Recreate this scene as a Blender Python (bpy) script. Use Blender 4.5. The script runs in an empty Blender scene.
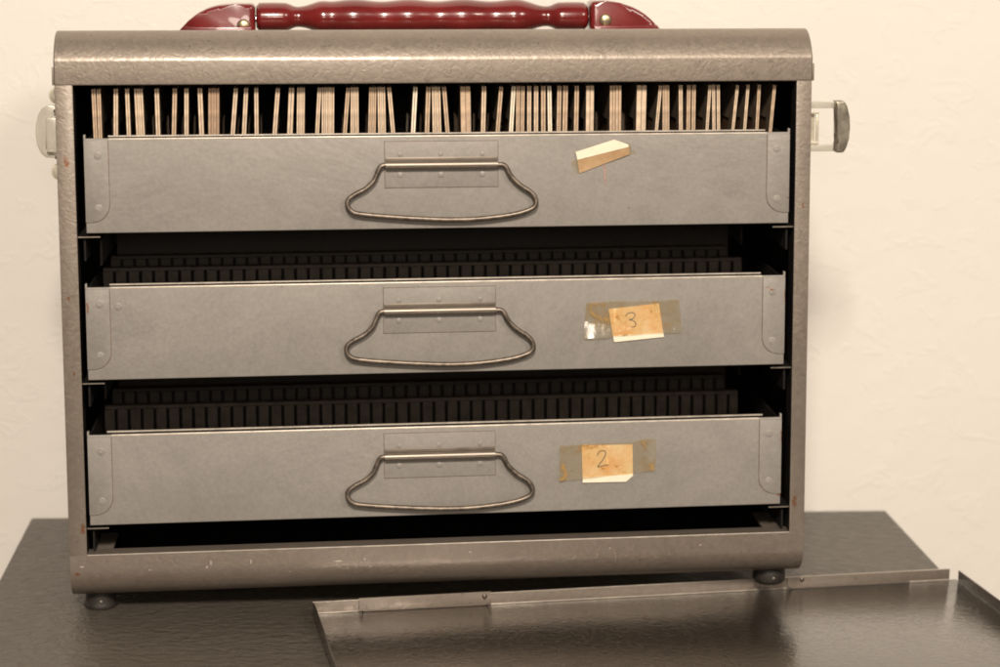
import bpy, bmesh, math, random
from mathutils import Vector, Matrix
random.seed(7)
S = bpy.context.scene
col = S.collection
MM = .001

# ------------------------------------------------------------------ materials
def new_mat(name):
    m = bpy.data.materials.new(name); m.use_nodes = True
    nt = m.node_tree; b = nt.nodes['Principled BSDF']
    return m, nt, b
def N(nt, t, **kw):
    n = nt.nodes.new(t)
    for k, v in kw.items(): setattr(n, k, v)
    return n
def L(nt, a, b): nt.links.new(a, b)
def obj_coord(nt, scale=(1, 1, 1)):
    tc = N(nt, 'ShaderNodeTexCoord'); mp = N(nt, 'ShaderNodeMapping')
    mp.inputs['Scale'].default_value = scale
    L(nt, tc.outputs['Object'], mp.inputs['Vector']); return mp.outputs['Vector']
def noise(nt, vec, scale, detail=3, rough=.5, dist=0.):
    n = N(nt, 'ShaderNodeTexNoise'); n.inputs['Scale'].default_value = scale
    n.inputs['Detail'].default_value = detail; n.inputs['Roughness'].default_value = rough
    n.inputs['Distortion'].default_value = dist
    L(nt, vec, n.inputs['Vector']); return n.outputs['Fac']
def ramp(nt, fac, stops):
    r = N(nt, 'ShaderNodeValToRGB'); e = r.color_ramp.elements
    while len(e) > 1: e.remove(e[-1])
    e[0].position = stops[0][0]; e[0].color = (*stops[0][1], 1)
    for p, c in stops[1:]:
        q = e.new(p); q.color = (*c, 1)
    L(nt, fac, r.inputs['Fac']); return r.outputs['Color']
def g(v): return (v, v, v)
def mixc(nt, fac, a, b, mode='MIX'):
    m = N(nt, 'ShaderNodeMix', data_type='RGBA', blend_type=mode)
    for s, v in ((m.inputs['Factor'], fac), (m.inputs['A'], a), (m.inputs['B'], b)):
        if isinstance(v, (int, float)): s.default_value = v
        elif isinstance(v, tuple): s.default_value = (*v, 1)
        else: L(nt, v, s)
    return m.outputs['Result']
def bump(nt, b, h, strength, dist, prev=None):
    n = N(nt, 'ShaderNodeBump'); n.inputs['Strength'].default_value = strength
    n.inputs['Distance'].default_value = dist
    L(nt, h, n.inputs['Height'])
    if prev is not None: L(nt, prev, n.inputs['Normal'])
    L(nt, n.outputs['Normal'], b.inputs['Normal']); return n.outputs['Normal']
def math_n(nt, op, a, b=None, clamp=False):
    n = N(nt, 'ShaderNodeMath', operation=op); n.use_clamp = clamp
    for i, v in enumerate((a, b)):
        if v is None: continue
        if isinstance(v, (int, float)): n.inputs[i].default_value = v
        else: L(nt, v, n.inputs[i])
    return n.outputs[0]
def spot_mask(nt, spots):
    """soft-edged rust / chip flecks at fixed places on the piece (u, w, ru, rw in mm)"""
    tc = N(nt, 'ShaderNodeTexCoord'); sx = N(nt, 'ShaderNodeSeparateXYZ')
    L(nt, tc.outputs['Object'], sx.inputs[0])
    nz = noise(nt, tc.outputs['Object'], 900, 4, .7)
    out = None
    for (u, w, ru, rw) in spots:
        a = math_n(nt, 'DIVIDE', math_n(nt, 'SUBTRACT', sx.outputs['X'], u*MM), ru*MM)
        c = math_n(nt, 'DIVIDE', math_n(nt, 'SUBTRACT', sx.outputs['Z'], w*MM), rw*MM)
        d = math_n(nt, 'ADD', math_n(nt, 'MULTIPLY', a, a), math_n(nt, 'MULTIPLY', c, c))
        d = math_n(nt, 'ADD', d, math_n(nt, 'MULTIPLY', math_n(nt, 'SUBTRACT', nz, .5), 5.))
        k = math_n(nt, 'SUBTRACT', 1.0, d, clamp=True)
        out = k if out is None else math_n(nt, 'MAXIMUM', out, k)
    return out

def hammered(name, base, rust=(), rough=.42, bs=.13, chips=()):
    m, nt, b = new_mat(name)
    v = obj_coord(nt)
    vo = N(nt, 'ShaderNodeTexVoronoi', feature='SMOOTH_F1'); vo.inputs['Scale'].default_value = 420
    wrp = N(nt, 'ShaderNodeTexNoise'); wrp.inputs['Scale'].default_value = 170; wrp.inputs['Detail'].default_value = 2
    L(nt, v, wrp.inputs['Vector'])
    mx = N(nt, 'ShaderNodeVectorMath', operation='MULTIPLY_ADD')
    L(nt, wrp.outputs['Color'], mx.inputs[0]); mx.inputs[1].default_value = (.014, .014, .014); L(nt, v, mx.inputs[2])
    L(nt, mx.outputs[0], vo.inputs['Vector'])
    n1 = noise(nt, v, 420, 3, .6, 1.2)
    n2 = noise(nt, v, 25, 5, .6)
    h = math_n(nt, 'ADD', vo.outputs['Distance'], math_n(nt, 'MULTIPLY', n1, .7))
    c0 = tuple(x*.90 for x in base); c1 = tuple(min(1, x*1.07) for x in base)
    c = ramp(nt, vo.outputs['Distance'], [(.12, c1), (.62, c0)])
    c = mixc(nt, .35, c, ramp(nt, n2, [(.3, tuple(x*.75 for x in base)), (.7, tuple(min(1, x*1.2) for x in base))]))
    # tiny bright scratches and chips
    sc = noise(nt, obj_coord(nt, (260, 260, 900)), 1.0, 3, .7, .4)
    c = mixc(nt, ramp(nt, sc, [(.735, g(0)), (.77, g(.6))]), c, (.55, .47, .38))
    pit = noise(nt, v, 560, 2, .5)
    c = mixc(nt, ramp(nt, pit, [(.23, g(.8)), (.29, g(0))]), c, (.07, .045, .03))
    if rust:
        c = mixc(nt, spot_mask(nt, rust), c, (.20, .075, .032))
    if chips: c = mixc(nt, spot_mask(nt, chips), c, (.62, .55, .46))
    L(nt, c, b.inputs['Base Color'])
    L(nt, ramp(nt, n1, [(.3, g(rough-.08)), (.7, g(rough+.12))]), b.inputs['Roughness'])
    b.inputs['Metallic'].default_value = .5
    b.inputs['Coat Weight'].default_value = .25; b.inputs['Coat Roughness'].default_value = .2
    bump(nt, b, h, bs, .0006)
    return m

def smooth_paint(name, base, rust=()):
    m, nt, b = new_mat(name)
    v = obj_coord(nt)
    n1 = noise(nt, v, 14, 5, .62, .6); n2 = noise(nt, v, 260, 3, .6); n3 = noise(nt, obj_coord(nt, (1, 1, 1)), 48, 6, .7, 1.)
    c = ramp(nt, n1, [(.3, tuple(x*.88 for x in base)), (.7, tuple(x*1.10 for x in base))])
    c = mixc(nt, .30, c, ramp(nt, n3, [(.35, tuple(x*.82 for x in base)), (.65, tuple(x*1.14 for x in base))]))
    sm = noise(nt, obj_coord(nt, (60, 60, 240)), 1.0, 4, .7, .8)
    c = mixc(nt, ramp(nt, sm, [(.66, g(0)), (.74, g(.35))]), c, (.30, .22, .15))
    pit = noise(nt, v, 330, 2, .5)
    c = mixc(nt, ramp(nt, pit, [(.20, g(.85)), (.25, g(0))]), c, (.12, .07, .035))
    gr = noise(nt, v, 800, 2, .6)
    c = mixc(nt, .18, c, ramp(nt, gr, [(.35, tuple(x*.72 for x in base)), (.65, tuple(x*1.3 for x in base))]))
    wv = noise(nt, obj_coord(nt, (14, 14, 420)), 1.0, 3, .6, .6)
    c = mixc(nt, ramp(nt, wv, [(.72, g(0)), (.75, g(.12)), (.79, g(.03))]), c, tuple(x*1.5 for x in base))
    if rust: c = mixc(nt, spot_mask(nt, rust), c, (.20, .08, .04))
    L(nt, c, b.inputs['Base Color'])
    L(nt, ramp(nt, n3, [(.3, g(.46)), (.7, g(.60))]), b.inputs['Roughness'])
    b.inputs['Metallic'].default_value = .2
    p = bump(nt, b, n2, .12, .0003)
    bump(nt, b, n1, .25, .004, p)
    return m

def simple(name, base, rough=.5, metal=0., ns=200, var=.15, bs=0.1, bd=.0003, coat=0., spec=.5):
    m, nt, b = new_mat(name)
    v = obj_coord(nt); n = noise(nt, v, ns, 4, .6)
    L(nt, ramp(nt, n, [(.3, tuple(x*(1-var) for x in base)), (.7, tuple(min(1, x*(1+var)) for x in base))]), b.inputs['Base Color'])
    L(nt, ramp(nt, n, [(.3, g(max(.02, rough*.85))), (.7, g(min(1, rough*1.15)))]), b.inputs['Roughness'])
    b.inputs['Metallic'].default_value = metal; b.inputs['Coat Weight'].default_value = coat
    b.inputs['Specular IOR Level'].default_value = spec
    if bs: bump(nt, b, n, bs, bd)
    return m

M = {}
def chip(p, ru, rw): return (p[0], p[1], ru, rw)
CH = [chip((0.09, 27.60), .5, .25), chip((-3.73, 19.78), 1.0, .35), chip((41.44, 18.16), .5, .5), chip((42.93, 19.64), .22, .9), chip((57.54, 19.50), .2, 1.1), chip((89.54, 18.75), 1.4, .25), chip((99.54, 19.17), .6, .3), chip((20.73, 17.76), .7, .2), chip((71.77, 15.16), .5, .25), chip((138.74, 20.50), .5, .2), chip((191.73, 20.22), .7, .2), chip((2.93, 26.37), .25, .9), chip((226.26, 20.20), .5, .25)]
f_rust = [(-4.6, 168.5, .9, 2.2), (-5.2, 170, .6, 1.6), (-3.0, 34, .9, 2.6), (262.6, 36, 1.0, 2.6), (-5.4, 120, .5, 1.2), (264, 150, .5, 1.), (-4.4, 92, .5, .9)]
M['case'] = hammered('hammered_enamel', (.25, .208, .172), f_rust)
M['rail'] = hammered('hammered_enamel_rail', (.238, .196, .162), [(-5.5, 17, 1.2, .8)], chips=CH)
M['lid'] = hammered('hammered_lid_enamel', (.065, .052, .040), (), .15, .20)
M['lid'].node_tree.nodes['Principled BSDF'].inputs['Specular IOR Level'].default_value = 1.0
M['lid'].node_tree.nodes['Principled BSDF'].inputs['Coat Weight'].default_value = .7
M['grey'] = smooth_paint('grey_drawer_paint', (.272, .250, .227), [(.9, 170, .5, 3.), (1.2, 160, .5, 1.2), (1.0, 150, .4, 1.5), (1.2, 116, .5, 3.), (257.6, 116, .5, 2.5), (256.5, 39, .9, .8), (257, 62, .5, 3), (252.6, 118.5, .9, .6), (250.8, 119.2, .7, .4)])
M['black'] = simple('black_lining', (.010, .008, .007), .7, 0, 150, .3, spec=.2)
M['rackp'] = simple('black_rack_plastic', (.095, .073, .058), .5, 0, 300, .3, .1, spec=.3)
M['rack_shaded'] = simple('black_rack_plastic_shaded', (.042, .031, .024), .5, 0, 300, .3, .1, spec=.3)  # darker copy of the rack plastic, shade at the back put into its colour
M['fold_glint'] = simple('worn_fold_highlight', (.56, .50, .43), .33, .3, 160, .22, .1)  # worn paint made paler, with the bright highlight of the folds in its colour
M['seam'] = simple('grimy_seam', (.15, .105, .075), .7, 0, 500, .35)
M['clear'] = simple('clear_pale_plastic', (.70, .66, .57), .22, .25, 200, .05, .05)
M['clear'].node_tree.nodes['Principled BSDF'].inputs['Transmission Weight'].default_value = .25
M['steel'] = simple('worn_steel_wire', (.18, .148, .12), .42, .8, 420, .45, .25, .0004)
M['sleeve'] = simple('rolled_steel_sleeve', (.24, .205, .17), .40, .7, 200, .10, .05, .0002)
M['edge'] = simple('bare_sheet_edge', (.30, .26, .21), .4, .7, 300, .15)
M['chrome'] = simple('bright_nickel', (.80, .76, .70), .12, 1.0, 120, .06, .05)
M['olive'] = simple('tarnished_nickel', (.33, .30, .24), .32, .8, 260, .2, .2)
M['ivory'] = simple('aged_nickel_plate', (.72, .66, .54), .25, .45, 200, .08, .1)
M['red'] = simple('oxblood_bakelite', (.14, .008, .008), .24, 0, 70, .25, 0, .001, .5)
M['brass'] = simple('brass_screw', (.45, .37, .24), .38, .9, 400, .15)
M['rubber'] = simple('black_rubber', (.018, .014, .011), .6, 0, 500, .3, .2)
M['pencil'] = simple('pencil_grey', (.04, .045, .06), .6)
M['pen'] = simple('red_ink', (.42, .20, .17), .6, 0, 900, .4)
M['card'] = simple('card_mount', (.60, .46, .33), .75, 0, 260, .26, .25)
M['card_tan'] = simple('tan_card_mount', (.50, .36, .245), .75, 0, 260, .28, .25)
M['card_brown'] = simple('brown_card_mount', (.37, .25, .165), .75, 0, 260, .28, .25)
M['card_white'] = simple('white_card_mount', (.80, .70, .55), .7, 0, 320, .12, .2)
M['face'] = simple('dark_slide_face', (.13, .095, .065), .55, 0, 300, .2)
M['film'] = simple('slide_core', (.10, .05, .025), .5, 0, 500, .3)
M['cream'] = simple('cream_paper', (.83, .74, .58), .8, 0, 300, .05, .1)

def label_paper(name, a, b_):
    m, nt, b = new_mat(name); v = obj_coord(nt)
    n = noise(nt, v, 260, 5, .7, .5); n2 = noise(nt, v, 90, 3)
    c = mixc(nt, .5, ramp(nt, n, [(.38, a), (.62, b_)]), ramp(nt, n2, [(.35, a), (.65, b_)]))
    L(nt, c, b.inputs['Base Color']); b.inputs['Roughness'].default_value = .35
    bump(nt, b, n, .2, .0003); return m
M['orange'] = label_paper('stained_label_paper', (.82, .44, .14), (.88, .70, .42))
M['brownp'] = label_paper('brown_taped_paper', (.36, .215, .105), (.50, .34, .195))
def tape_mat():
    m, nt, b = new_mat('aged_clear_tape'); v = obj_coord(nt)
    nt.nodes.remove(b)
    n = noise(nt, v, 130, 5, .65, .8); n2 = noise(nt, v, 260, 4, .7)
    df = N(nt, 'ShaderNodeBsdfDiffuse'); L(nt, ramp(nt, n, [(.40, (.55, .33, .10)), (.52, (.62, .52, .36)), (.62, (.66, .60, .50))]), df.inputs['Color'])
    tr = N(nt, 'ShaderNodeBsdfTransparent'); tr.inputs['Color'].default_value = (1, .985, .94, 1)
    mx = N(nt, 'ShaderNodeMixShader'); L(nt, ramp(nt, n, [(.34, g(.50)), (.41, g(.10)), (.62, g(.07))]), mx.inputs[0]); L(nt, tr.outputs[0], mx.inputs[1]); L(nt, df.outputs[0], mx.inputs[2])
    gl = N(nt, 'ShaderNodeBsdfAnisotropic'); gl.inputs['Roughness'].default_value = .14; gl.inputs['Color'].default_value = (1, 1, 1, 1)
    bp = N(nt, 'ShaderNodeBump'); bp.inputs['Strength'].default_value = .28; bp.inputs['Distance'].default_value = .0012; L(nt, n, bp.inputs['Height'])
    b2 = N(nt, 'ShaderNodeBump'); b2.inputs['Strength'].default_value = .06; b2.inputs['Distance'].default_value = .0004; L(nt, n2, b2.inputs['Height']); L(nt, bp.outputs[0], b2.inputs['Normal'])
    L(nt, b2.outputs[0], gl.inputs['Normal'])
    m2 = N(nt, 'ShaderNodeMixShader'); m2.inputs[0].default_value = .09; L(nt, mx.outputs[0], m2.inputs[1]); L(nt, gl.outputs[0], m2.inputs[2])
    L(nt, m2.outputs[0], nt.nodes['Material Output'].inputs['Surface'])
    return m
M['tape'] = tape_mat()

def wall_mat():
    m, nt, b = new_mat('painted_plaster'); v = obj_coord(nt)
    n1 = noise(nt, v, 70, 4, .5, .3); n2 = noise(nt, v, 9, 3, .5); n3 = noise(nt, obj_coord(nt, (1, 1, 1.3)), 62, 3, .55, .7)
    L(nt, ramp(nt, n2, [(.3, (.755, .72, .67)), (.7, (.775, .74, .69))]), b.inputs['Base Color'])
    b.inputs['Roughness'].default_value = .75
    rdg = ramp(nt, n3, [(.56, g(0)), (.62, g(1)), (.70, g(.1))])
    p = bump(nt, b, rdg, .2, .0007); bump(nt, b, n1, .3, .0013, p)
    return m
M['wall'] = wall_mat()
def table_mat():
    m, nt, b = new_mat('dark_slate_laminate')
    v = obj_coord(nt, (1, 1.5, 1)); n1 = noise(nt, v, 190, 4, .6, .5); n2 = noise(nt, obj_coord(nt), 500, 3, .6); n3 = noise(nt, obj_coord(nt), 12, 3)
    L(nt, ramp(nt, n3, [(.3, (.068, .058, .047)), (.7, (.088, .075, .061))]), b.inputs['Base Color'])
    L(nt, ramp(nt, n1, [(.3, g(.28)), (.7, g(.42))]), b.inputs['Roughness'])
    p = bump(nt, b, n1, .6, .0022); bump(nt, b, n2, .15, .0003, p)
    return m
M['table'] = table_mat()

# ------------------------------------------------------------------ mesh helpers (mm in case coordinates: u right, v depth, w up)
def box(bm, u0, u1, v0, v1, w0, w1, mi=0, bev=0, seg=2):
    vs = [bm.verts.new((x*MM, y*MM, z*MM)) for z in (w0, w1) for y in (v0, v1) for x in (u0, u1)]
    fs = [(0, 2, 3, 1), (4, 5, 7, 6), (0, 1, 5, 4), (2, 6, 7, 3), (0, 4, 6, 2), (1, 3, 7, 5)]
    out = [bm.faces.new([vs[i] for i in f]) for f in fs]
    for f in out: f.material_index = mi
    if bev:
        es = {e for f in out for e in f.edges}
        r = bmesh.ops.bevel(bm, geom=list(es), offset=bev*MM, segments=seg, affect='EDGES', profile=.6)
        for f in r['faces']: f.material_index = mi
    return out
def prism(bm, pts, v0, v1, mi=0, bev=0, seg=2, fn=None):
    """polygon in (u,w) extruded over v; fn(u,w)->extra v offset"""
    fn = fn or (lambda u, w: 0)
    a = [bm.verts.new((u*MM, (v0+fn(u, w))*MM, w*MM)) for u, w in pts]
    c = [bm.verts.new((u*MM, (v1+fn(u, w))*MM, w*MM)) for u, w in pts]
    n = len(pts); fs = [bm.faces.new(a), bm.faces.new(c[::-1])]
    for i in range(n): fs.append(bm.faces.new((a[i], c[i], c[(i+1) % n], a[(i+1) % n])))
    for f in fs: f.material_index = mi
    if bev:
        r = bmesh.ops.bevel(bm, geom=list({e for f in fs for e in f.edges}), offset=bev*MM, segments=seg, affect='EDGES', profile=.6)
        for f in r['faces']: f.material_index = mi
    return fs
def uprism(bm, prof, u0, u1, mi=0):
    """profile in (v,w) extruded over u"""
    a = [bm.verts.new((u0*MM, v*MM, w*MM)) for v, w in prof]; c = [bm.verts.new((u1*MM, v*MM, w*MM)) for v, w in prof]
    n = len(prof); fs = [bm.faces.new(a), bm.faces.new(c[::-1])]
    for i in range(n): fs.append(bm.faces.new((a[i], c[i], c[(i+1) % n], a[(i+1) % n])))
    for f in fs: f.material_index = mi
    return fs
def tube(bm, pts, r, seg=12, mi=0, closed=False):
    P = [Vector(p) for p in pts]; rings = []
    n = len(P); up = None
    for i, p in enumerate(P):
        t = (P[min(i+1, n-1)]-P[max(i-1, 0)]).normalized()
        if up is None: up = t.orthogonal().normalized()
        up = (up - t*up.dot(t)).normalized(); b = t.cross(up)
        rr = r(i/(n-1)) if callable(r) else r
        rings.append([bm.verts.new((p + (up*math.cos(k*2*math.pi/seg)+b*math.sin(k*2*math.pi/seg))*rr)*MM) for k in range(seg)])
    for a, c in zip(rings, rings[1:]):
        for k in range(seg): bm.faces.new((a[k], a[(k+1) % seg], c[(k+1) % seg], c[k])).material_index = mi
    bm.faces.new(rings[0][::-1]).material_index = mi; bm.faces.new(rings[-1]).material_index = mi
def lathe(bm, prof, c, axis='Z', seg=28, mi=0):
    rings = []
    for r, h in prof:
        ring = []
        for k in range(seg):
            a = k*2*math.pi/seg; x, y = r*math.cos(a), r*math.sin(a)
            q = {'Z': (x, y, h), 'Y': (x, h, y), 'X': (h, x, y)}[axis]
            ring.append(bm.verts.new((Vector(q)+Vector(c))*MM))
        rings.append(ring)
    for a, d in zip(rings, rings[1:]):
        for k in range(seg): bm.faces.new((a[k], a[(k+1) % seg], d[(k+1) % seg], d[k])).material_index = mi
    bm.faces.new(rings[0]).material_index = mi; bm.faces.new(rings[-1]).material_index = mi
def dome(bm, c, r, h, axis, mi=0, sgn=1):
    lathe(bm, [(r, 0)]+[(r*math.cos(a), sgn*h*math.sin(a)) for a in [i*math.pi/14 for i in range(1, 7)]]+[(r*.05, sgn*h)], c, axis, 18, mi)
def smooth_path(pts, n=6):
    P = [Vector(p) for p in pts]; out = []
    for i in range(len(P)-1):
        a, b, c, d = P[max(i-1, 0)], P[i], P[i+1], P[min(i+2, len(P)-1)]
        for k in range(n):
            t = k/n
            out.append(.5*((2*b)+(c-a)*t+(2*a-5*b+4*c-d)*t*t+(3*b-a-3*c+d)*t**3))
    out.append(P[-1]); return out
def obj(name, bm, mats, parent=None, smooth=True, label=None, angle=35):
    bmesh.ops.recalc_face_normals(bm, faces=bm.faces[:])
    me = bpy.data.meshes.new(name); bm.to_mesh(me); bm.free()
    for m in (mats if isinstance(mats, (list, tuple)) else [mats]): me.materials.append(M[m])
    if smooth:
        for p in me.polygons: p.use_smooth = True
        me.set_sharp_from_angle(angle=math.radians(angle))
    o = bpy.data.objects.new(name, me); col.objects.link(o)
    if parent is not None: o.parent = parent
    if label: o['label'] = label
    return o
def B(): return bmesh.new()
def tag(o, label, cat, group=None):
    o['label'] = label; o['category'] = cat
    if group: o['group'] = group
def thing(name, label, cat, mat4=None, group=None):
    o = bpy.data.objects.new(name, None); col.objects.link(o); o.empty_display_size = .02
    if mat4 is not None: o.matrix_world = mat4
    tag(o, label, cat, group); return o

# ------------------------------------------------------------------ the slide case: its front left foot stands at the origin of its own axes
TILT, YAW = (0.021365), (0.126906)
MC = Matrix.Translation(((-0.178454), (0.747920), .0)) @ Matrix.Rotation(YAW, 4, 'Z') @ Matrix.Rotation(-TILT, 4, 'Y')
case = thing('slide_case', 'grey hammered metal case with three drawers and a red handle on the dark table', 'slide case', MC)
UL, UR = -8.1, 266.6
IL, IR = -1.75, 260.85
WB, WT, D = 24.2, 196.6, 122.
# side panels
for s, (o0, i0) in ((-1, (UL, IL)), (1, (UR, IR))):
    bm = B()
    a, b_ = sorted((o0, o0 - s*.9)); uprism(bm, [(.3, WT+9), (.3, 18.6), (1.2, 14.4), (4, 10.6), (8, 8.3), (12, 7.4), (D, 7.4), (D, WT+9)], a, b_)
    a, b_ = sorted((o0, i0)); box(bm, a, b_, 0, 1.0, WB-1, WT+4, 0, .35)
    a, b_ = sorted((o0-s*1.1, o0-s*1.7)); box(bm, a, b_, 1.2, D-2, WB-3, WT+8, 1)
    a, b_ = sorted((i0, i0+s*.6)); box(bm, a, b_, 1.02, 9, WB, WT, 1)
    obj('side_panel', bm, ['case', 'black'], case)
# top cover: flat lip, crease, then a rolled edge that drops to a lower top panel
prof = [(0, WT), (-.25, WT+.3), (-.3, WT+.9), (-.3, 204.9), (-.22, 205.5)]
v, w, n = -.22, 205.5, 14
L0, a0 = 0, 24
for i in range(1, n+1):
    t = i/n; ang = math.radians(a0+(90-a0)*(t**1.45)); ds = 17.6/n
    v += math.sin(ang)*ds; w += math.cos(ang)*ds; prof.append((v, w))
vt, wt = v, w
for i in range(1, 9):
    a = math.radians(90*i/8); prof.append((vt+6*math.sin(a), wt-6*(1-math.cos(a))))
vb = vt+6
prof += [(vb+1, 207.), (D-6, 206.6), (D-2, 205.5), (D, 202), (D, WT+2), (D-1, WT+2), (D-1.2, 202), (D-3, 204.3), (vb, 205.4), (2.0, 203), (1.0, 202), (1.0, WT)]
bm = B(); uprism(bm, prof, UL-.1, UR+.15)
cov = obj('top_cover', bm, ['case'], case, angle=22)
mdf = cov.modifiers.new('b', 'BEVEL'); mdf.width = .0005; mdf.segments = 2; mdf.limit_method = 'ANGLE'; mdf.angle_limit = math.radians(60)
for a, b_ in ((UL-.75, UL-.12), (UR+.17, UR+.85)):
    bm = B(); box(bm, a, b_, .1, D-1, WT, 203., 0, .15); obj('cover_lap', bm, ['case'], case)
bm = B(); box(bm, IL, IR, 2, D-2, 202.0, 202.6, 0); obj('roof_lining', bm, ['black'], case)
# bottom rail: flat then rolled under
prof = [(7.5, WB), (.3, WB), (0, WB-.3), (-.1, 18.8)]
v, w, n = -.1, 18.8, 12
R = 12.4
for i in range(1, n+1):
    a = math.radians(90*i/n); prof.append((-.1+R*.95*(1-math.cos(a)), 18.8-R*math.sin(a)))
prof += [(D, 6.4), (D, 7.4), (12, 7.6), (7.5, 12)]
bm = B(); uprism(bm, prof, UL+.05, UR-.1)
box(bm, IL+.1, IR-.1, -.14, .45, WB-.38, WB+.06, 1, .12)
rl = obj('bottom_rail', bm, ['rail', 'fold_glint'], case, angle=22)
mdf = rl.modifiers.new('b', 'BEVEL'); mdf.width = .0005; mdf.segments = 2; mdf.limit_method = 'ANGLE'; mdf.angle_limit = math.radians(60)
bm = B(); box(bm, IL-5, IR+5, 7.6, D-1, 13, 14, 0); obj('floor_lining', bm, ['black'], case)
bm = B(); box(bm, UL+1, UR-1, D-1, D, 8, 204, 0); box(bm, UL+2, UR-2, D-2, D-1.2, 9, 202, 1); obj('back_panel', bm, ['case', 'black'], case)
# feet
FU = (0.256415)*1000
for (fu, fv, rr) in ((1.0, 15, 5.5), (FU, 15.2, 6.4), (1.0, D-14, 6), (FU, D-14, 6)):
    bm = B()
    pf = [(rr*.55, 0), (rr*.86, .25), (rr*.98, 1.1), (rr, 2.2), (rr*.97, 5.0), (rr*.9, 6.3)] if fu > 9 else [(rr*.9, 0), (rr*1.06, .15), (rr*1.1, .9), (rr*1.06, 1.6), (rr*1.0, 2.6), (rr*.98, 4.5), (rr*.95, 6.3)]
    lathe(bm, pf, (fu, fv, 0), seg=32)
    f = obj('foot', bm, ['rubber'], case, angle=60)
    bm = B(); dome(bm, (fu+.6, fv-rr*.93, 3.0), .75, .5, 'Y', sgn=-1); obj('rivet', bm, ['steel'], f)

# drawer runners
drawers = [(1.4, 258.6, 143.4, 177.6), (.4, 257.7, 89.6, 123.7), (-.5, 257.2, 35.4, 69.2)]
for i, (a, b_, w0, w1) in enumerate(drawers):
    for s, i0 in ((1, IL), (-1, IR)):
        bm = B()
        x0, x1 = sorted((i0+s*.1, i0+s*8)); box(bm, x0, x1, 1.2, D-4, w0-1.9, w0-1.2, 0)
        x0, x1 = sorted((i0+s*1.9, i0+s*2.6)); box(bm, x0, x1, 3.2, D-4, w0-10.5, w0-1.95, 1)
        x0, x1 = sorted((i0+s*.1, i0+s*8)); box(bm, x0, x1, 1.1, 1.35, w0-1.75, w0-1.35, 2)
        obj('runner', bm, ['black', 'black', 'edge'], case)
for s, i0 in ((1, IL), (-1, IR)):
    bm = B(); x0, x1 = sorted((i0+s*1.2, i0+s*8.5)); box(bm, x0, x1, 7.8, 30, 22.6, 23.9, 0, .2); obj('corner_block', bm, ['case'], case)

# ------------------------------------------------------------------ drawers
def wiggle(seed, amp, per):
    return lambda u, w: amp*math.sin(u/per+seed)+amp*.6*math.sin(u/per*2.3+seed*2)
wire_px = [(108.58, 167.12), (106.87, 166.52), (105.62, 164.04), (104.35, 161.31), (101.46, 158.60), (97.75, 156.67), (95.27, 154.83), (94.77, 152.71), (96.08, 150.56), (99.50, 149.37), (111.87, 148.09), (129.23, 146.96), (141.73, 147.03), (154.25, 148.34), (161.16, 150.17), (163.30, 152.03), (163.20, 154.30), (161.54, 156.58), (157.41, 159.41), (154.29, 162.59), (152.79, 165.48), (151.54, 166.68), (149.56, 166.84)]
s1, s2, s3 = (108.58, 167.20), (107.54, 113.35), (107.21, 58.66)
offs = [(0, 0), (s2[0]-s1[0], s2[1]-s1[1]), (s3[0]-s1[0], s3[1]-s1[1])]
sl0, sl1 = (108.66, 167.19), (149.49, 166.88)
pl0, pl1 = (108.49, 158.62), (149.63, 175.41)
names = ['top drawer filled with slides, torn paper scrap stuck on its front', 'middle drawer, empty rack, label reading 3', 'bottom drawer, empty rack, label reading 2']
VF = -.4     # plane of the drawer fronts
drw = []
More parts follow.
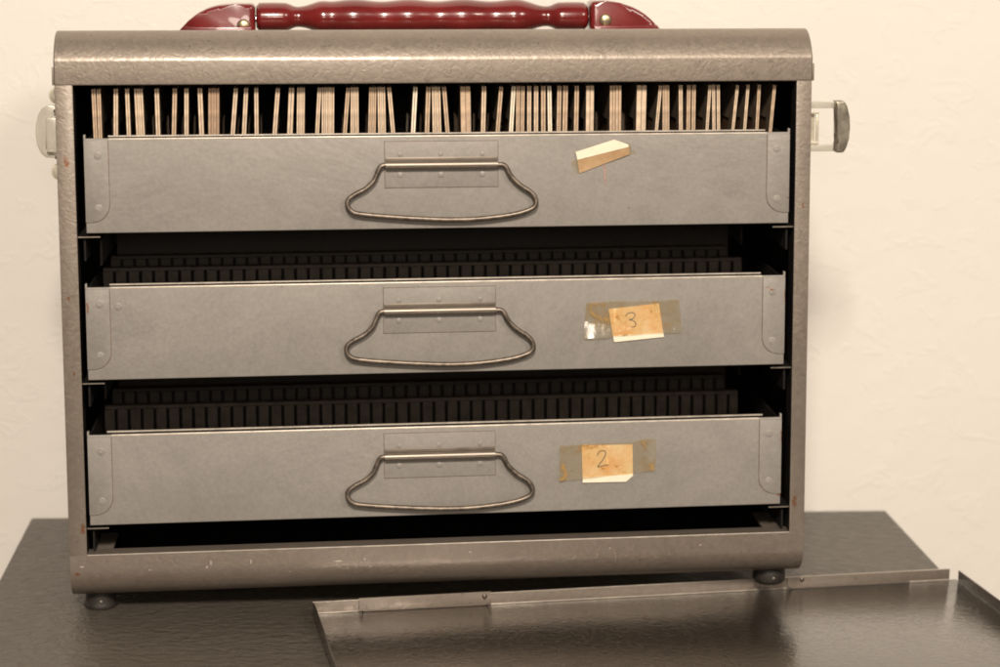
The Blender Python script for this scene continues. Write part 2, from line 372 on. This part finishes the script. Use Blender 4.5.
for k, (a, b_, w0, w1) in enumerate(drawers):
    bm = B()
    box(bm, a+.2, b_-.2, VF, VF+1.0, w0, w1, 0, .42, 3)
    box(bm, a+.1, a+.9, VF+1.1, D-8, w0+.4, w1-1.2, 1); box(bm, b_-.9, b_-.1, VF+1.1, D-8, w0+.4, w1-1.2, 1)
    box(bm, a+.05, a+.75, VF+.2, VF+2.2, w1-3, w1+1.3, 0, .15); box(bm, b_-.75, b_-.05, VF+.2, VF+2.2, w1-3, w1+1.3, 0, .15)
    box(bm, a+1, b_-1, VF+1.1, D-8, w0+.4, w0+1.2, 1)
    box(bm, a+1, b_-1, D-9, D-8.1, w0+1.3, w1-3, 1)
    l0, l1 = a+(8.5 if k != 2 else 7), b_-(9 if k != 2 else 7)
    box(bm, l0, l1, VF+2.6, VF+3.1, w0+4, w1+.3, 1); box(bm, l0, l1, VF+2.5, VF+3.2, w1+.31, w1+.78, 2)  # inner lip: face blackened to paint the dark gap, cap pale as a highlight
    box(bm, a+8.7, b_-8.8, VF-.06, VF+1.06, w1-.75, w1+.05, 2, .3, 3)      # top fold of the front, its highlight painted in paler worn paint
    d = obj('drawer', bm, ['grey', 'black', 'fold_glint'], case, label=names[k]); drw.append(d)
    # corner plates with a rounded lower corner
    for s in (1, -1):
        e = a if s > 0 else b_
        wid = 8.6; hb = w0+4.0 if s > 0 else w0+4.2
        pts = [(e+s*.15, w1-.8), (e+s*wid, w1-.8), (e+s*wid, hb+6.5)]
        for i in range(1, 9):
            t = math.radians(90*i/8); pts.append((e+s*(wid-6.5*(1-math.cos(t))), hb+6.5-6.5*math.sin(t)))
        pts.append((e+s*.15, hb))
        cx_, cz_ = sum(p[0] for p in pts)/len(pts), (w1+hb)/2
        bm = B(); prism(bm, pts, VF-.35, VF+.05, 0, .12)
        prism(bm, [(q0+.22*(1 if q0 > cx_ else -1)*(1 if (q0-cx_)*s > 0 else 0), q1-(.22 if q1 < cz_ else 0)) for q0, q1 in pts], VF-.10, VF+.04, 1)
        for q in ((5.0, w1-6.2), (4.8, hb+5.)):
            dome(bm, (e+s*q[0], VF-.33, q[1]), 1.5, .16, 'Y', sgn=-1)
            dome(bm, (e+s*q[0]-.3, VF-.45, q[1]-.3), .5, .13, 'Y', sgn=-1)
        obj('corner_plate', bm, ['grey', 'seam'], d)
    if k == 1:
        bm = B(); dome(bm, (a+11.6, VF-.01, w1-7.2), 1.5, .2, 'Y', sgn=-1); dome(bm, (a+11.3, VF-.15, w1-7.5), .5, .13, 'Y', sgn=-1); obj('rivet', bm, ['grey'], d)
    # handle plate, rolled sleeve and wire bail
    du, dw = offs[k]
    bm = B(); box(bm, pl0[0]+du, pl1[0]+du, VF-.35, VF+.05, pl0[1]+dw, min(pl1[1]+dw, w1-1), 0, .1)
    for q in (5.5, 20.3, 35.5):
        dome(bm, (pl0[0]+du+q, VF-.33, pl0[1]+dw+4.6), 1.15, .28, 'Y', sgn=-1)
        dome(bm, (pl0[0]+du+q, VF-.33, pl1[1]+dw-4.7), .9, .2, 'Y', sgn=-1)
    box(bm, pl0[0]+du-.2, pl1[0]+du+.2, VF-.10, VF+.04, pl0[1]+dw-.2, min(pl1[1]+dw, w1-1)+.2, 1)
    obj('handle_plate', bm, ['grey', 'seam'], d)
    bm = B()
    lathe(bm, [(.9, sl0[0]+du), (1.45, sl0[0]+du+.02), (1.5, sl1[0]+du-.02), (.9, sl1[0]+du)], (0, VF-1.75, sl0[1]+dw-.25), 'X', 20)
    box(bm, sl0[0]+du, sl1[0]+du, VF-1.1, VF-.3, sl0[1]+dw+1.2, sl0[1]+dw+2.6, 0, .25)
    obj('handle_sleeve', bm, ['sleeve'], d)
    pts = smooth_path([(u+du, VF-1.75-(.0 if i in (0, len(wire_px)-1) else 1.1*min(1, (s1[1]-w)/30.)), w+dw) for i, (u, w) in enumerate(wire_px)], 5)
    pts = [Vector((pts[0].x+4, pts[0].y, pts[0].z))]+pts+[Vector((pts[-1].x-4, pts[-1].y, pts[-1].z))]
    bm = B(); tube(bm, pts, .93, 14); obj('handle_wire', bm, ['steel'], d, angle=80)
    # slotted slide rack
    pitch = 4.93
    ra, rb, rt, r0 = a+1.1, a+250.9, w0+32.7, w0+1.3
    if k == 0: top_comb = (ra, rb, rt-1, r0, pitch, d); continue
    for vr, mt in ((51.5, 'rackp'), (82.0, 'rack_shaded')):
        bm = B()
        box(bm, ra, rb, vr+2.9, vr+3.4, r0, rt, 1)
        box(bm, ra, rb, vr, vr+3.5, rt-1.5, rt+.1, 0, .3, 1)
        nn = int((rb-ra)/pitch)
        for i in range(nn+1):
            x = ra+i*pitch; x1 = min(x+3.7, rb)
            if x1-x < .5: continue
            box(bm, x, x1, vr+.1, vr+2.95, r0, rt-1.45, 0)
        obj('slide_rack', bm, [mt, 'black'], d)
    bm = B(); box(bm, a+1, b_-1, 109, 109.8, r0, w0+42, 0); obj('divider', bm, ['rack_shaded'], d)

# --- papers and tape on the fronts
def sheet(name, pts, v0, th, mat, parent, fn=None, sub=0, label=None):
    bm = B(); prism(bm, pts, v0-th, v0, 0)
    if fn:
        bmesh.ops.triangulate(bm, faces=[f for f in bm.faces if len(f.verts) > 4])
        for _ in range(3): bmesh.ops.subdivide_edges(bm, edges=[e for e in bm.edges if e.calc_length() > .0016], cuts=1, use_grid_fill=True)
        for q in bm.verts: q.co.y += fn(q.co.x/MM, q.co.z/MM)*MM
    return obj(name, bm, [mat], parent, label=label, angle=60)
T1 = [(178.20, 171.11), (192.38, 175.58), (197.60, 173.68), (197.79, 172.79), (178.87, 168.18)]
T1b = [(178.87, 168.18), (197.79, 172.79), (198.25, 169.97), (179.62, 163.14)]
d1, d2, d3 = drw
base_w = (187.41, 166.01)[1]
def curl1(u, w): return -.16*max(0, w-base_w+(0))*.55
sheet('paper_scrap', T1, VF-.55, .22, 'cream', d1, curl1, label='torn cream upper half of the paper scrap')
sheet('paper_scrap', T1b, VF-.3, .25, 'brownp', d1, curl1, label='brown taped lower half of the paper scrap')
sheet('tape', [(176.65, 167.43), (178.87, 167.96), (179.70, 163.14), (177.58, 162.94)], VF-.06, .12, 'tape', d1, wiggle(1, .15, .6))
sheet('tape', [(197.78, 174.05), (200.78, 170.31), (198.18, 169.41), (197.64, 172.57)], VF-.06, .12, 'tape', d1, wiggle(2, .15, .6))
sheet('ink_mark', [(188.78, 166.37), (189.23, 166.36), (189.36, 161.17), (189.52, 158.94), (189.14, 158.94)], VF-.02, .03, 'pen', d1)
# middle
sheet('tape', [(182.42, 114.64), (191.34, 115.15), (202.62, 115.08), (217.18, 115.33), (217.76, 110.39), (218.20, 103.00), (211.38, 102.84), (192.14, 101.88), (181.33, 101.51), (181.80, 108.84)], VF-.62, .08, 'tape', d2, lambda u, w: wiggle(.3, .14, 1.9)(u, w)-(.25 if u < (190.99, 107.14)[0] else .16 if u > (210.98, 106.73)[0] else .20)*max(0, (195.13, 107.05)[1]-w)*(1 if not (190.99, 107.14)[0] < u < (210.98, 106.73)[0] else .55))
pp = sheet('paper_label', [(190.67, 112.21), (209.64, 113.96), (211.39, 102.69), (192.37, 102.03)], VF-.28, .16, 'orange', d2)
sheet('label_edge', [(192.37, 102.11), (211.39, 102.76), (211.62, 101.24), (192.83, 99.67)], VF-.44, .22, 'cream', d2)
def strokes(pts, v0, parent, r=.16):
    bm = B(); tube(bm, smooth_path([(u, v0, w) for u, w in pts], 5), r, 8)
    return obj('handwritten_number', bm, ['pencil'], parent, angle=80)
strokes([(197.08, 109.36), (197.97, 110.40), (199.78, 110.67), (200.69, 109.74), (199.79, 108.40), (198.44, 107.97), (199.87, 107.71), (200.93, 106.55), (200.49, 105.42), (199.36, 105.22)], VF-.46, d2)
# bottom
sheet('tape', [(172.52, 60.70), (200.21, 61.53), (204.77, 62.56), (208.88, 62.22), (209.07, 56.96), (208.51, 50.17), (200.28, 49.48), (181.00, 47.74), (172.08, 47.32)], VF-.62, .08, 'tape', d3, lambda u, w: wiggle(1.7, .14, 1.9)(u, w)-.12*max(0, (187.80, 52.94)[1]-w))
sheet('paper_label', [(180.75, 60.46), (199.99, 60.38), (200.21, 48.79), (181.15, 48.12)], VF-.28, .16, 'orange', d3)
sheet('label_edge', [(181.15, 48.20), (200.21, 48.94), (200.06, 48.17), (197.56, 46.08), (181.08, 46.20)], VF-.44, .22, 'cream', d3)
strokes([(186.58, 56.37), (187.48, 57.96), (189.30, 58.14), (189.83, 57.20), (188.86, 54.92), (186.82, 52.20), (188.41, 52.39), (190.91, 52.78)], VF-.47, d3)

# ------------------------------------------------------------------ latches on the sides
# left latch (seen nearly closed)
bm = B()
prism(bm, [(-7.71, 188.50), (-11.87, 188.71), (-13.98, 187.76), (-15.45, 185.46), (-16.40, 181.90), (-16.67, 177.98), (-16.17, 174.04), (-14.88, 171.16), (-13.18, 169.71), (-8.32, 169.37), (-8.26, 171.27), (-12.43, 171.39), (-13.64, 172.94), (-13.30, 183.30), (-12.00, 184.79), (-7.83, 184.83)], 11, 14.5, 0, .5, 3)
la = obj('latch', bm, ['clear'], case)
bm = B(); box(bm, (-12.71, 184.37)[0], (-7.15, 184.32)[0], 8.5, 12, (-13.12, 171.76)[1], (-12.71, 184.44)[1], 0, .7, 3); obj('latch_plate', bm, ['clear'], la)
bm = B(); box(bm, (-9.76, 184.34)[0], (-7.15, 184.32)[0], 7.8, 13, (-12.65, 186.15)[1], (-12.60, 187.58)[1], 0, .5, 2); box(bm, (-9.76, 184.34)[0], (-7.15, 184.32)[0], 7.8, 13, (-13.20, 169.35)[1], (-13.15, 170.79)[1], 0, .5, 2); obj('latch_pivot', bm, ['chrome'], la)
for c in ((-7.59, 192.34), (-8.11, 164.81)):
    bm = B(); dome(bm, (UL-.1, 9.5, c[1]), 3.2, 3.1, 'X', sgn=-1); obj('rivet', bm, ['ivory'], case)
# right latch (swung open)
LY = lambda y: 188.205+(y-103)*-0.37426
bm = B(); x0 = UR-.05
for (y0, y1) in ((103.4, 110.6), (147.2, 154.2)):
    box(bm, x0, 277.77, 10, 11.6, LY(y1), LY(y0), 0, .35, 2)
lb = obj('latch', bm, ['clear'], case)
bm = B()
prism(bm, [(277.47, 188.21), (281.01, 188.33), (282.23, 186.30), (283.07, 182.56), (283.32, 178.07), (282.95, 173.57), (282.17, 170.58), (281.06, 168.75), (278.16, 168.74), (278.32, 172.12), (279.17, 175.48), (279.15, 180.35), (278.31, 184.10)], 7.5, 13.5, 0, .7, 3)
obj('latch_grip', bm, ['olive'], lb)
bm = B()
rx0, rx1, ry0, ry1 = x0, (270.62, 184.53)[0]+1.2, (270.62, 184.31)[1], (270.85, 171.82)[1]
for q in ((rx0, rx1, ry0-1., ry0), (rx0, rx1, ry1, ry1+1.), (rx1-1., rx1, ry1+1.02, ry0-1.02)):
    box(bm, q[0], q[1], 9.5, 10.8, q[2], q[3], 0, .2, 2)
box(bm, rx0, rx1-1.05, 12, 12.6, ry1+1, ry0-1, 0)
obj('latch_loop', bm, ['ivory'], lb)
bm = B(); dome(bm, (UR, 10, (267.21, 162.86)[1]), 2, .8, 'X'); obj('rivet', bm, ['ivory'], case)

# ------------------------------------------------------------------ red carrying handle on the top panel
HV = 55.
ax = (124.14, 218.32)[1]
gx = lambda px: F0 + (px-256)*KX
F0 = (61.43, 219.06)[0]; KX = ((188.85, 218.74)[0]-(61.43, 219.06)[0])/330.
pr = []
for i in range(0, 132):
    px = 256.6+(587.2-256.6)*i/131.
    pm = 421.5
    q = px if px < pm else 2*pm-px        # mirrored about the middle
    if q < 259: r = 4.6+(q-257.3)*.5
    elif q < 284: r = 5.4+.12*math.sin((q-259)/25*math.pi)
    elif q < 297: t = (q-284)/13; r = 5.4-1.5*(.5-.5*math.cos(math.pi*t))
    elif q < 325: t = (q-297)/28; r = 3.9+2.35*(.5-.5*math.cos(math.pi*t))
    else: r = 6.25
    if 318 < px < 526: r += .44*math.cos(2*math.pi*(px-353)/54.5)*min(1, (px-318)/14, (526-px)/14)
    pr.append((r, gx(px)))
bm = B(); lathe(bm, [(.5, pr[0][1]-.02)]+pr+[(.5, pr[-1][1]+.02)], (0, HV, ax), 'X', 36)
for q in bm.verts: q.co.y = HV*MM+(q.co.y-HV*MM)*1.35
hd = obj('carrying_handle', bm, ['red'], case, angle=80)
def endcap(pts, lab=None):
    bm = B(); base = 206.4
    full = pts+[(pts[-1][0], base), (pts[0][0], base)]
    prism(bm, full, HV-8, HV+8, 0, 2.2, 5)
    return obj('end_cap', bm, ['red'], hd, angle=50)
cL = [(31.86, 212.66), (33.40, 214.18), (36.49, 217.41), (39.55, 219.80), (42.98, 221.77), (47.53, 223.05), (53.95, 223.50), (61.29, 223.56)]
cR = [(189.74, 224.38), (195.92, 224.44), (201.05, 223.77), (206.20, 222.21), (210.56, 219.86), (214.15, 216.92), (216.95, 213.59), (218.56, 211.62)]
for pts, sx, sy in ((cL, 244, 24.5), (cR, 605, 19)):
    e = endcap(pts)
    u0, u1 = pts[0][0], pts[-1][0]
    bm = B(); box(bm, u0+(2.6 if sx < 400 else .8), u1-(.8 if sx < 400 else 2.6), HV-9.6, HV+9.6, 206.4, ax-1.1-2, 0, .8, 3); obj('mounting_flange', bm, ['red'], e)
for c in ((56.93, 216.00), (195.48, 217.71)):
    bm = B(); dome(bm, (c[0], HV-8.0, c[1]-.6), 2.5, 1.2, 'Y', sgn=-1); obj('screw', bm, ['brass'], hd)
# steel core rod of the handle
bm = B(); lathe(bm, [(1.6, gx(250)), (1.6, gx(592))], (0, HV, ax-.5), 'X', 16); obj('handle_rod', bm, ['chrome'], hd)

# ------------------------------------------------------------------ slides standing in the top drawer
# x left/right at the top edge, x left/right where they meet the drawer front, how many slides, card
G = [
 (91.2,101.1,93.4,101.4,2,'t'),(113,117.4,113,117.4,1,'c'),(124.2,128.2,125.6,129.9,1,'c'),(133,141.3,134.8,143.3,2,'c'),
 (152.8,157.2,154,158.6,1,'c'),(170.2,174.8,169.5,173.8,1,'t'),(181.8,186,181.8,186,1,'c'),(194.7,199.4,196.2,201,1,'c'),
 (205.2,216,205.2,216,2,'b'),(229.7,234.5,227.3,231.5,1,'c'),(240,244.4,238.3,242.5,1,'c'),(250.2,254.2,250.5,254.7,1,'c'),
 (271.3,275.6,268.5,272.8,1,'c'),(284,290,282.8,288.2,1,'c'),(292.4,300.2,292,299.8,2,'c'),(312.6,316.6,310.2,315,1,'c'),
 (317,329.4,316.8,329.2,3,'c'),(341,345,337.8,342.4,1,'t'),(345.6,353.4,345.2,354,2,'c'),(364,371.4,362.8,370.8,2,'t'),
 (372.2,380,372.8,380.8,2,'c'),(382,386.2,385.4,389.8,1,'c'),(408,412.4,405.8,410.4,1,'w'),(421,425.6,419.6,424.4,1,'t'),
 (426.6,435.2,427.2,436.4,2,'c'),(437,441.2,439.6,444.8,1,'t'),(455.3,465.5,456,466.2,1,'t'),(477,481.6,476,480.8,1,'c'),
 (494.4,498.5,491,495.6,1,'t'),(507,511.2,504.3,509.2,1,'w'),(511.8,515.8,511.4,515.6,1,'t'),(516.5,520.6,516.2,520,1,'t'),
 (523,527.2,524,528.2,1,'c'),(529.8,534.4,529.8,534.2,1,'c'),(537,541.6,537,541.6,1,'t'),(543.4,547.6,544,548.2,1,'w'),
 (553.6,558,553.6,558.2,1,'t'),(559.6,564.6,558.8,563.8,1,'t'),(571.3,575.8,570.4,575.2,1,'t'),(583,591,582.6,590.6,1,'c'),
 (607.4,619,607,618.8,2,'t'),(635,645,633.4,644.8,1,'c'),(657.6,661,653.4,657.8,1,'c'),(661.4,668.4,661.2,668.6,2,'t'),
 (678,682,678.2,682.2,1,'c'),(686.6,690.8,687,691,1,'t'),(692,696,691.4,695.4,1,'t'),(708.8,712,705.6,709.8,1,'c'),
 (712.6,716,712.8,716.6,1,'c'),(717.2,720.8,717.6,721,1,'c'),(737.4,740.6,732.8,736.8,1,'c'),(748.4,751.6,744.8,748.9,1,'c'),
 (760,763.4,757.6,761.4,1,'t'),(776,779.4,772,775.8,1,'t')]
XA, XB = (7.15, 193.73)[0], (225.56, 193.32)[0]       # u for x on the upper line
YA, YB = (6.74, 179.68)[0], (225.70, 179.52)[0]     # u for x on the lower line
WA, WBm = (114.45, 193.71)[1], (114.32, 179.42)[1]
up = lambda x: XA+(x-100)*(XB-XA)/600.
lo = lambda x: YA+(x-100)*(YB-YA)/600.
KIND = {'c': ('card', 'beige'), 't': ('card_tan', 'tan'), 'b': ('card_brown', 'brown'), 'w': ('card_white', 'whitish')}
ORD = lambda n: '%d%s' % (n, 'th' if 10 <= n % 100 <= 20 else {1: 'st', 2: 'nd', 3: 'rd'}.get(n % 10, 'th'))
def slide_mesh(th, mats, wob):
    """two card leaves with a picture window round a thin dark film; 50 mm square, standing on its lower edge"""
    bm = B(); h = 25.0; wi, hi = 17.5, 12.0
    def leaf(x0, x1):
        rings = []
        for x in (x0, x1):
            o = [(-h, 0), (h, 0), (h, 2*h), (-h, 2*h)]; i = [(-wi, h-hi), (wi, h-hi), (wi, h+hi), (-wi, h+hi)]
            rings.append(([bm.verts.new((x*MM, y*MM, z*MM)) for y, z in o], [bm.verts.new((x*MM, y*MM, z*MM)) for y, z in i]))
        (o0, i0), (o1, i1) = rings
        for k in range(4):
            j = (k+1) % 4
            for n_, q in enumerate(((o0[k], o0[j], i0[j], i0[k]), (o1[k], i1[k], i1[j], o1[j]), (o0[k], o1[k], o1[j], o0[j]), (i0[k], i0[j], i1[j], i1[k]))): bm.faces.new(q).material_index = 2 if n_ < 2 else 0
    core = min(.22, th*.15)
    leaf(-th/2, -core/2); leaf(core/2, th/2)
    box(bm, -core/2+.01, core/2-.01, -h+.35, h-.35, .4, 2*h-.4, 1)
    return bm
floor_w = 143.4+1.35
occupied = []; placed = []
flat_list = []
for (a, b_, c, d_, n, k) in G:
    for j in range(n):
        t0, t1 = j/n, (j+1)/n
        flat_list.append((up(a+(b_-a)*t0), up(a+(b_-a)*t1), lo(c+(d_-c)*t0), lo(c+(d_-c)*t1), k))
NS = len(flat_list)
prev_bot = -1e9
for i, (a, b_, c, d_, k) in enumerate(flat_list):
    th = min(b_-a, d_-c)-.10
    ct, cb = (a+b_)/2, (c+d_)/2
    slope = (ct-cb)/(WA-WBm)
    # stand on the drawer floor without running into the neighbour below the visible part
    bot = cb-slope*(WBm-floor_w)
    mn = prev_bot+th*.5+.05
    bot = max(bot, mn) if placed else bot
    if i+1 < NS:
        nx = flat_list[i+1]; ns = ((nx[0]+nx[1])-(nx[2]+nx[3]))/2/(WA-WBm)
        nb = (nx[2]+nx[3])/2-ns*(WBm-floor_w)
        gap_top = (nx[0]+nx[1])/2-ct
        if nb-bot < th: bot = max(mn, nb-max(th, gap_top)*1.0) if placed else bot
    slope = (ct-bot)/(WA-floor_w)
    ang = math.atan(slope)
    prev_bot = bot+th*.5
    mat, cname = KIND[k]
    bm = slide_mesh(th, None, 0)
    me = obj('photo_slide', bm, [mat, 'film', 'face'], None, smooth=False)
    dv = random.uniform(0, .6)
    me.matrix_world = MC @ Matrix.Translation((bot*MM, (31.0+dv)*MM, (floor_w+abs(math.sin(ang))*th*.5)*MM)) @ Matrix.Rotation(ang, 4, 'Y')
    lean = ' leaning right' if ang > .045 else (' leaning left' if ang < -.03 else ' standing upright')
    thick = 'thick ' if th > 2.4 else ''
    fe = ORD(i+1)+' from the left' if i < NS/2 else ORD(NS-i)+' from the right'
    if i == 0: fe = 'leftmost'
    if i == NS-1: fe = 'rightmost'
    tag(me, '%s%s mounted slide%s, %s in the top drawer' % (thick, cname, lean, fe), 'photo slide', 'slides standing in the top drawer')
    placed.append(me); occupied.append((bot, slope, th))

# the comb of the top drawer: teeth stand between the slides
ra, rb, rt, r0, pitch, d = top_comb
bm = B(); vr = 53.8
box(bm, ra, rb, 56.8, 57.6, r0, rt, 0)
for i in range(int((rb-ra)/pitch)+1):
    x, x1 = ra+i*pitch+.2, min(ra+i*pitch+3.6, rb)
    segs = [(x, x1)]
    for (bt, sl, th) in occupied:
        p, q = sorted((bt, bt+sl*(rt-floor_w))); p -= th/2+.15; q += th/2+.15
        segs = [z for (m, n_) in segs for z in ((m, min(n_, p)), (max(m, q), n_)) if z[1]-z[0] > .35]
    for (m, n_) in segs: box(bm, m, n_, vr, 56.9, r0+.01, rt-.02, 0)
obj('slide_rack', bm, ['black'], d, smooth=False)

# ------------------------------------------------------------------ the removed cover lying on the table
ML = Matrix.Translation(((-0.099060), (0.756292), .0)) @ Matrix.Rotation((0.242351), 4, 'Z')
lid = thing('case_cover', 'shallow grey metal cover with upturned rims lying on the table in front of the case', 'cover', ML)
LW, LD, LH = (0.258020)*1000, 176., (0.005553)*1000-.05
bm = B(); box(bm, 0, LW, -LD, .55, .15, .95, 0, .2); obj('cover_sheet', bm, ['lid'], lid)
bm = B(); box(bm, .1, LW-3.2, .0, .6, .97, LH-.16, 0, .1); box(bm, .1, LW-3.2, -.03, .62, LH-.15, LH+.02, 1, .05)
for (a, b_) in ((.1, 17.), (67.7, 185.8), (237.7, LW-3.2)): box(bm, a, b_, -.22, .02, .98, 1.32, 1, .08)  # bright line of the rim fold, a highlight painted as thin strips
obj('rim', bm, ['case', 'fold_glint'], lid)
for (a, b_, pin) in ((17.2, 67.5, 65), (186., 237.5, 192)):
    bm = B(); pts = [(a+2, 1.4), (b_-2, 1.4), (b_, 2.6), (b_, LH+.75), (a, LH+.75), (a, 2.6)]
    pts = [(a, LH+.75), (a, 2.4), (a+2, 1.0), (b_-2, 1.0), (b_, 2.4), (b_, LH+.75)] if a < 100 else [(a, LH+.1), (a, 2.4), (a+2, 1.0), (b_, 1.0), (b_, LH+.1)]
    prism(bm, pts, -.75, -.05, 0, .12); t = obj('rim_clip', bm, ['case'], lid)
    bm = B(); dome(bm, (pin, -.9, LH-.9), 1.0, .5, 'Y', sgn=-1); obj('rivet', bm, ['steel'], t)
bm = B(); box(bm, 0, .6, -LD, -.6, .97, LH, 0, .15); obj('rim', bm, ['lid'], lid)
bm = B(); box(bm, LW-.6, LW, -LD, -2.4, .97, LH, 0, .15); obj('rim', bm, ['lid'], lid)
bm = B(); box(bm, .7, LW-.7, -LD, -LD+.6, .97, LH, 0, .15); obj('rim', bm, ['lid'], lid)

# ------------------------------------------------------------------ table, wall, floor
MT = Matrix.Translation(((-0.235821), (0.877115), .0)) @ Matrix.Rotation((0.120473), 4, 'Z')
TW = (0.375673)*1000; TD = 380.
tb = thing('side_table', 'small dark slate topped side table standing against the cream wall under the slide case', 'table', MT @ Matrix.Translation((TW*.5*MM, -TD*.5*MM, -.5)))
off = Matrix.Translation((-TW*.5*MM, TD*.5*MM, .5))
bm = B(); box(bm, 0, TW, -TD, 0, -18, -.02, 0, .8, 3); bmesh.ops.transform(bm, matrix=off, verts=bm.verts); obj('table_top', bm, ['table'], tb)
for x in (12, TW-42):
    for y in (-TD+12, -42):
        bm = B(); box(bm, x, x+30, y, y+30, -500, -18.2, 0, 1.5); bmesh.ops.transform(bm, matrix=off, verts=bm.verts); obj('leg', bm, ['table'], tb)
MW = Matrix.Translation(((-0.235821), (0.877115), .0)) @ Matrix.Rotation((0.120473), 4, 'Z') @ Matrix.Translation((.19, .03, 0))
bm = B(); box(bm, -1500, 1500, 0, 60, -500, 1700, 0)
wl = obj('wall', bm, ['wall'], None, smooth=False); wl.matrix_world = MW; wl['kind'] = 'structure'; wl['label'] = 'cream painted plaster wall'
M['floor'] = simple('dull_floor', (.22, .16, .11), .5, 0, 20, .2)
bm = B(); box(bm, -1500, 1500, -3000, 0, -520, -500, 0)
fl = obj('floor', bm, ['floor'], None, smooth=False); fl.matrix_world = MW; fl['kind'] = 'structure'; fl['label'] = 'floor under the table'

# ------------------------------------------------------------------ camera
h, pi_, ro = (0.255258), (0.136659), (0.024129)
c, s = math.cos(pi_), math.sin(pi_)
r0, u0, fw = Vector((1, 0, 0)), Vector((0, s, c)), Vector((0, c, -s))
r = r0*math.cos(ro)+u0*math.sin(ro); u = -r0*math.sin(ro)+u0*math.cos(ro)
cd = bpy.data.cameras.new('camera'); cam = bpy.data.objects.new('camera', cd); col.objects.link(cam)
cam.matrix_world = Matrix(((r.x, u.x, -fw.x, 0), (r.y, u.y, -fw.y, 0), (r.z, u.z, -fw.z, h), (0, 0, 0, 1)))
cd.sensor_width = 36; cd.lens = (2105.483294)*.036; cd.shift_x = -(88.109104)/1000; cd.shift_y = (-112.912392)/1000
cd.clip_start = .02; cd.clip_end = 50
cd.dof.use_dof = True; cd.dof.focus_distance = .765; cd.dof.aperture_fstop = 11
S.camera = cam

# ------------------------------------------------------------------ light: warm lamp above and in front; added fills low and right; soft room light
def area(name, loc, target, size, power, colr):
    l = bpy.data.lights.new(name, 'AREA'); l.shape = 'DISK'; l.size = size; l.energy = power; l.color = colr
    o = bpy.data.objects.new(name, l); col.objects.link(o); o.location = loc
    o.rotation_euler = (Vector(target)-Vector(loc)).to_track_quat('-Z', 'Y').to_euler(); return o
area('room_lamp', (-.01, -.36, .88), (0, .8, .1), .2, 19.5, (1, .885, .755))
area('low_fill', (.03, -.35, .36), (0, .8, .1), .2, 2.0, (1, .885, .755))  # added fill without a source of its own, lifts the racks out of black
area('wall_fill', (.9, -.4, 1.0), (0.15, .95, .1), .4, 10, (1, .885, .755))  # added fill from the right to brighten the wall, not a ceiling fixture
w = bpy.data.worlds.new('World'); S.world = w; w.use_nodes = True
bg = w.node_tree.nodes['Background']; bg.inputs['Color'].default_value = (1, .85, .68, 1); bg.inputs['Strength'].default_value = .17
S.render.engine = 'CYCLES'
S.view_settings.view_transform = 'Standard'; S.view_settings.look = 'None'; S.view_settings.exposure = 0; S.view_settings.gamma = 1
S.cycles.filter_width = 1.8
